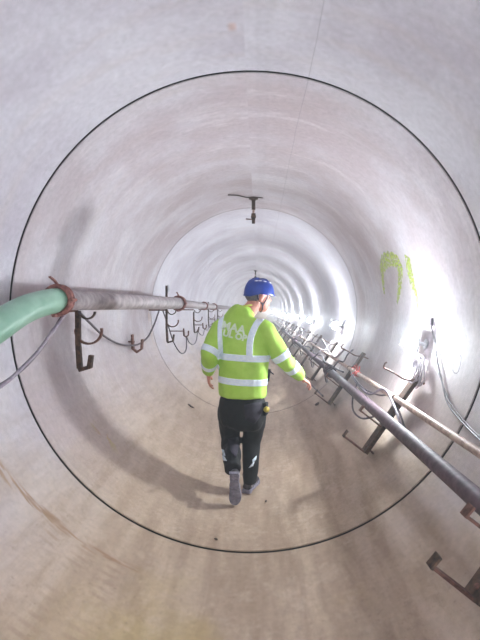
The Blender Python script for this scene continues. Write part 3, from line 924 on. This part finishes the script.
# JACKET -----------------------------------------------------------------
def wr(amp, sc, seed):
    o3 = V((seed, seed * 2, 0))
    return lambda c: amp * (noise.noise(V((c.x * sc, c.y * sc, c.z * sc * .55)) + o3) + .5 * noise.noise(V((c.x * sc * 2.1, c.y * sc * 2.1, c.z * sc * 1.1)) + o3))
jk = bmesh.new()
limb(jk, [(neck + V((-.008, 0, .035)), .074, .072), (neck + V((-.012, -.0, -.005)), .088, .085), (at(243, 314.5, 3.86), .128, .100), (at(242, 321, 3.86), .178, .120), (at(242, 329, 3.86), .200, .136), (at(243, 342, 3.86), .203, .150), (at(243.2, 358, 3.86), .202, .150), (at(243, 372, 3.86), .198, .148), (at(242.5, 388, 3.87), .200, .152), (at(242.5, 394, 3.87), .198, .150), (at(242.5, 397, 3.87), .190, .142)], side=sideT, seg=36)
ball(jk, Lsh + V((.01, 0, 0)), .085, .085, .080); ball(jk, Rsh + V((-.01, 0, 0)), .086, .088, .082)
for S_, E_, W_ in ((Lsh, Lel, Lwr), (Rsh, Rel, Rwr)):
    limb(jk, [(S_, .084, .088), (S_.lerp(E_, .35), .084, .086), (S_.lerp(E_, .75), .078, .080), (E_, .074, .078), (E_.lerp(W_, .3), .070, .074), (E_.lerp(W_, .75), .060, .062), (W_, .048, .049), (W_ + (W_ - E_).normalized() * .012, .044, .045)])
jk = remeshed(jk, .010, 5, wr(.011, 7.5, 4.2))
jk2 = jk.copy()
jbvh = BVHTree.FromBMesh(jk)
jo = build('jacket', jk, MT['hivis'], person, recalc=False)

def piece(planes, keep_fn=None, off=.003):
    "part of the jacket surface cut out by half spaces (point, outward normal), lifted off the cloth"
    b = jk2.copy()
    for co, no in planes:
        g = b.verts[:] + b.edges[:] + b.faces[:]
        bmesh.ops.bisect_plane(b, geom=g, dist=1e-6, plane_co=co, plane_no=no, clear_outer=True)
    if keep_fn:
        bad = [f for f in b.faces if not keep_fn(f.calc_center_median())]
        bmesh.ops.delete(b, geom=bad, context='FACES')
    b.normal_update()
    for v in b.verts: v.co += v.normal * off
    return b
def add_piece(b, name='reflective_stripe', m=None):
    if len(b.faces) == 0: b.free(); print('EMPTY', name); return
    o = build(name, b, m or MT['tape'], jo, recalc=False)
    sd = o.modifiers.new('s', 'SOLIDIFY'); sd.thickness = .0025; sd.offset = -1
    return o
def seg_dist(p, a, b):
    t = max(0, min(1, (p - a).dot(b - a) / (b - a).length_squared)); return (p - (a + (b - a) * t)).length
def is_arm(p):
    dl_ = min(seg_dist(p, Lsh, Lel), seg_dist(p, Lel, Lwr)); dr_ = min(seg_dist(p, Rsh, Rel), seg_dist(p, Rel, Rwr))
    c = at(244, 355, 3.86); q = RT.inverted() @ (V((p.x, p.y, 0)) - V((c.x, c.y, 0)))
    return min(dl_, dr_) < .105 and (q.x / .222) ** 2 + (q.y / .168) ** 2 > 1.0
Z = V((0, 0, 1))
for pyc, slope in ((358.5, .05), (383.0, .045)):
    c = at(243, pyc, 3.70); nrm = (Z + V((slope, 0, 0)))
    nrm.normalize()
    add_piece(piece([(c + nrm * .026, nrm), (c - nrm * .026, -nrm)], lambda p: not is_arm(p)))
def arm_band(E_, W_, f, w):
    d = (W_ - E_).normalized(); c = E_.lerp(W_, f)
    add_piece(piece([(c + d * w / 2, d), (c - d * w / 2, -d)], lambda p: (p - c - d * (p - c).dot(d)).length < .115 and is_arm(p) or (p - c - d * (p - c).dot(d)).length < .1))
arm_band(Lsh, Lel, .97, .05); arm_band(Lel, Lwr, .62, .045)
arm_band(Rsh, Rel, 1.0, .055); arm_band(Rel, Rwr, .55, .05)
# braces over the shoulders: cells in the x-z plane
def brace(pxs, w=.047, back=True):
    pts = [at(a, b, 3.71) for a, b in pxs]
    P = smooth_path(pts, 3)
    lo_ = at(243, 356, 3.71).z
    b_all = bmesh.new()
    for i in range(len(P) - 1):
        a, b = P[i], P[i + 1]
        t_ = V((b.x - a.x, 0, b.z - a.z)).normalized()
        t0 = V((P[max(i - 1, 0) + 1].x - P[max(i - 1, 0)].x, 0, P[max(i - 1, 0) + 1].z - P[max(i - 1, 0)].z)).normalized()
        j = min(i + 1, len(P) - 2)
        t1 = V((P[j + 1].x - P[j].x, 0, P[j + 1].z - P[j].z)).normalized()
        s = V((t_.z, 0, -t_.x))
        pc = piece([(b, (t_ + t1).normalized()), (a, -(t_ + t0).normalized()), (a + s * w / 2, s), (a - s * w / 2, -s)], lambda p: p.y < 3.90)
        me = bpy.data.meshes.new('t'); pc.to_mesh(me); pc.free(); b_all.from_mesh(me); bpy.data.meshes.remove(me)
    bmesh.ops.remove_doubles(b_all, verts=b_all.verts[:], dist=.0008)
    b_all.normal_update()
    add_piece(b_all, 'shoulder_stripe')
brace([(221, 316), (219.3, 326), (219.5, 340), (220.5, 356)], .036)
brace([(262.5, 317), (256, 325), (251.2, 336), (249.6, 346), (249.3, 357)], .050)
# yellow collar edge
cb = bmesh.new()
nk = neck + V((-.008, 0, .035))
ringtube(cb, nk + V((.004, 0, .0)), V((-.15, .10, 1)), .072, .007, 28); build('collar', cb, MT['collar'], jo)
# printed lettering on the back, wrapped on the cloth
def back_text(s, px, py, size, rot):
    cu = bpy.data.curves.new('t', 'FONT'); cu.body = s; cu.size = size; cu.align_x = 'CENTER'; cu.offset = .0035; cu.resolution_u = 3
    o = bpy.data.objects.new('t', cu); COL.objects.link(o)
    dg = bpy.context.evaluated_depsgraph_get(); dg.update()
    me = bpy.data.meshes.new_from_object(o.evaluated_get(dg))
    b = bmesh.new(); b.from_mesh(me); bpy.data.objects.remove(o); bpy.data.meshes.remove(me)
    bmesh.ops.subdivide_edges(b, edges=[e for e in b.edges if e.calc_length() > .012], cuts=2)
    bmesh.ops.triangulate(b, faces=b.faces[:])
    c = at(px, py, 3.65); ca, sa = math.cos(rot), math.sin(rot)
    for v in b.verts:
        x, y = v.co.x, v.co.y
        o_ = V((c.x + x * ca - y * sa, 3.3, c.z + x * sa + y * ca))
        hit, nrm, _, _ = jbvh.ray_cast(o_, V((0, 1, 0)))
        v.co = (hit if hit is not None else V((o_.x, 3.72, o_.z))) + V((0, -.004, 0))
    return b
for s, px, py, sz in (('MAA', 232, 332.0, .090), ('UL OP', 233.5, 339.0, .068)):
    o = build('back_print', back_text(s, px, py, sz, R(-13)), MT['print'], jo, smooth=False)

# TROUSERS ----------------------------------------------------------------
tr = bmesh.new()
limb(tr, [(at(242.5, 394, 3.88), .160, .115), (at(242.5, 402, 3.88), .184, .136), (at(242.5, 413, 3.88), .190, .140), (at(242, 424, 3.88), .165, .125), (at(241.5, 429, 3.88), .10, .09)], side=(1, 0, 0), seg=30)
limb(tr, [(Lhip + V((-.01, 0, -.02)), .098, .12), (at(229.5, 416, 3.95), .100, .112), (at(230, 427, 4.0), .090, .105), (at(230.5, 437, 4.0), .080, .096), (at(231, 447, 3.92), .076, .088), (at(232, 458, 3.80), .074, .080), (at(232.5, 466, 3.72), .072, .066), (at(233, 469.5, 3.67), .066, .056)])
limb(tr, [(Rhip + V((.005, 0, -.02)), .100, .12), (at(254, 417, 3.92), .100, .110), (at(253, 430, 3.97), .088, .098), (at(251.5, 442, 3.99), .076, .090), (at(251, 454, 3.98), .071, .082), (at(250.5, 467, 3.97), .068, .074), (at(250.5, 477, 3.97), .060, .068), (at(250.5, 483, 3.97), .055, .062)])
tr = remeshed(tr, .010, 4, wr(.014, 9.5, 8.8))
tr2 = tr.copy(); tbvh = BVHTree.FromBMesh(tr)
to = build('trousers', tr, MT['black'], person, recalc=False)
# reflective slashes and charcoal panels on the calves
def patch(bvh, polys, m, name, parent, Y0=3.2):
    for poly in polys:
        b = bmesh.new()
        vs = [b.verts.new(at(x, y, 3.6)) for x, y in poly]
        f = b.faces.new(vs)
        bmesh.ops.triangulate(b, faces=[f]); bmesh.ops.subdivide_edges(b, edges=b.edges[:], cuts=4, use_grid_fill=True)
        for v in b.verts:
            d = (v.co - CL).normalized()
            hit, n_, _, _ = bvh.ray_cast(CL, d)
            if hit is None: hit = v.co
            v.co = hit - d * .004
        o = build(name, b, m, parent); sd = o.modifiers.new('s', 'SOLIDIFY'); sd.thickness = .003
patch(tbvh, [[(221.5, 449.5), (224, 450), (225.5, 456), (223.5, 456)], [(222, 455.5), (224.5, 456.5), (227, 461), (223.5, 460.5)]], MT['tape'], 'reflective_patch', to)
patch(tbvh, [[(252, 460), (256.5, 455.5), (256, 459.5), (252.5, 463)], [(248.5, 468), (252, 463.5), (254.5, 461.8), (253, 466)]], MT['tape'], 'reflective_patch', to)
patch(tbvh, [[(228, 439), (238, 437), (239, 447), (236, 458), (230, 452)]], MT['greyfab'], 'calf_panel', to)
patch(tbvh, [[(244, 405), (262, 401), (263, 412), (255, 424), (245, 420)]], MT['greyfab'], 'pocket_panel', to)
# pouch and tape measure on the right hip
hp_ = at(266, 408, 3.84)
t_ = bmesh.new(); box(t_, hp_ + V((-.012, 0, -.005)), (.05, .07, .10), RT); po = build('tool_pouch', t_, MT['black'], person, False, .008)
t_ = bmesh.new(); ball(t_, at(266.5, 409.5, 3.80), .024, .016, .024); cyl(t_, at(266.5, 409.5, 3.79), at(266.5, 409.5, 3.778), .010, 12); build('tape_measure', t_, MT['yellow'], po)
rp_ = at(267, 375, 3.90)
t_ = bmesh.new(); box(t_, rp_, (.045, .035, .10), RT @ Matrix.Rotation(R(8), 3, 'Y')); cyl(t_, rp_ + V((.01, 0, .04)), rp_ + V((.055, 0, .005)), .006, 8); build('radio', t_, MT['strap'], person, False, .006)

# BOOTS --------------------------------------------------------------------
def boot(frame, heel, parent, L=.285, name='boot'):
    "frame columns: right, toe direction, up; heel: point on the sole under the heel"
    F = Matrix(frame).transposed()
    def Bp(x, y, z): return heel + F @ V((x, y, z))
    sb = bmesh.new()
    outline = [(.0, -.006, .034), (.02, 0, .037), (.08, .0, .034), (.15, .004, .041), (.21, .004, .048), (.25, .002, .042), (.275, 0, .026), (.285, 0, .012)]
    prof = smooth_path([V((w, y, x0)) for y, x0, w in outline], 4)
    lo_, hi_ = [], []
    loops = []
    for zl, sc in ((0, .96), (.006, 1.0), (.028, 1.0)):
        r_ = [Bp(p.z + p.x * sc, p.y, zl) for p in prof] + [Bp(p.z - p.x * sc, p.y, zl) for p in reversed(prof)]
        loops.append([sb.verts.new(q) for q in r_])
    n = len(loops[0])
    for a, b in zip(loops, loops[1:]):
        for i in range(n): sb.faces.new((a[i], a[(i + 1) % n], b[(i + 1) % n], b[i]))
    sb.faces.new(loops[0][::-1]); sb.faces.new(loops[-1])
    # tread lugs
    for k in range(10):
        y = .02 + k * .027
        if .085 < y < .125: continue
        w = .03 if y < .1 else (.040 if y < .25 else .028)
        for s_ in (-1, 1): box(sb, Bp(s_ * w * .52, y, -.001), (w * .85, .013, .008), F)
    ub = bmesh.new()
    limb(ub, [(Bp(0, .01, .045), .034, .022), (Bp(0, .05, .055), .037, .034), (Bp(0, .11, .052), .036, .034), (Bp(.003, .18, .046), .042, .026), (Bp(.004, .235, .040), .040, .020), (Bp(.002, .272, .036), .022, .014)], side=F @ V((1, 0, 0)))
    limb(ub, [(Bp(0, .045, .035), .036, .045), (Bp(0, .05, .08), .038, .046), (Bp(0, .052, .13), .044, .050), (Bp(0, .052, .15), .046, .052)], side=F @ V((1, 0, 0)))
    ub = remeshed(ub, .006, 3)
    bo = build(name, ub, MT['boot'], parent, recalc=False)
    build('sole', sb, MT['sole'], bo, False)
    for s_ in (-1, 1):
        cb_ = bmesh.new(); ball(cb_, Bp(.034 * s_, .06, .055), .006, .03, .018, F); ball(cb_, Bp(.037 * s_, .15, .045), .007, .035, .012, F)
        build('side_panel', cb_, MT['boot_grey'], bo)
    for k in range(5):
        lb_ = bmesh.new(); tube(lb_, [Bp(-.022, .105 + k * .016, .085 - k * .007), Bp(.0, .108 + k * .016, .091 - k * .007), Bp(.024, .105 + k * .016, .085 - k * .007)], .0028, 6)
        build('lace', lb_, MT['boot_grey'], bo)
    return bo
# planted right boot
yw = R(-16)
f_ = Matrix.Rotation(yw, 3, 'Z')
hl_ = at(246.5, 492, 3.93); hl_.z = AX - math.sqrt(RAD ** 2 - (hl_.x + .08) ** 2) + .010
tilt = f_ @ Matrix.Rotation(R(3), 3, 'X') @ Matrix.Rotation(R(-1), 3, 'Y')
boot((tilt @ V((1, 0, 0)), tilt @ V((0, 1, 0)), tilt @ V((0, 0, 1))), hl_, person)
# trailing left boot, sole towards the camera
toe = at(234.8, 506, 3.69); heelp = at(234.3, 470, 3.60)
d_ = (toe - heelp).normalized()
toe = heelp + d_ * .285
rt_ = V((1, 0, 0)); rt_ = (rt_ - d_ * rt_.dot(d_)).normalized(); up_ = rt_.cross(d_)
if up_.y < 0: up_ = -up_; 
shift = .012 - (toe.z - (AX - math.sqrt(RAD ** 2 - toe.x ** 2)))
heelp.z += shift
boot((rt_, d_, up_), heelp, person)

# ================================================================== HAZE
hz_ = bmesh.new(); cyl(hz_, (0, -8.9, AX), (0, YEND - .2, AX), 1.495, 64)
vm = bpy.data.materials.new('damp_air'); vm.use_nodes = True
nt = vm.node_tree; nt.nodes.clear()
vo = nt.nodes.new('ShaderNodeVolumeScatter'); vo.inputs['Density'].default_value = HAZE; vo.inputs['Anisotropy'].default_value = .3
vo.inputs['Color'].default_value = (.9, .95, 1, 1)
ou = nt.nodes.new('ShaderNodeOutputMaterial'); nt.links.new(vo.outputs[0], ou.inputs['Volume'])
tag(build('haze', hz_, vm), kind='stuff')

# ================================================================= WORLD
w = bpy.data.worlds.new('world'); scn.world = w; w.use_nodes = True
w.node_tree.nodes['Background'].inputs[0].default_value = (.02, .02, .022, 1)
w.node_tree.nodes['Background'].inputs[1].default_value = 1
scn.view_settings.view_transform = 'Standard'
scn.view_settings.look = 'None'
scn.view_settings.gamma = 1
scn.view_settings.use_curve_mapping = False
scn.view_settings.exposure = 2.68
scn.cycles.use_denoising = True
scn.cycles.max_bounces = 16
scn.cycles.diffuse_bounces = 10
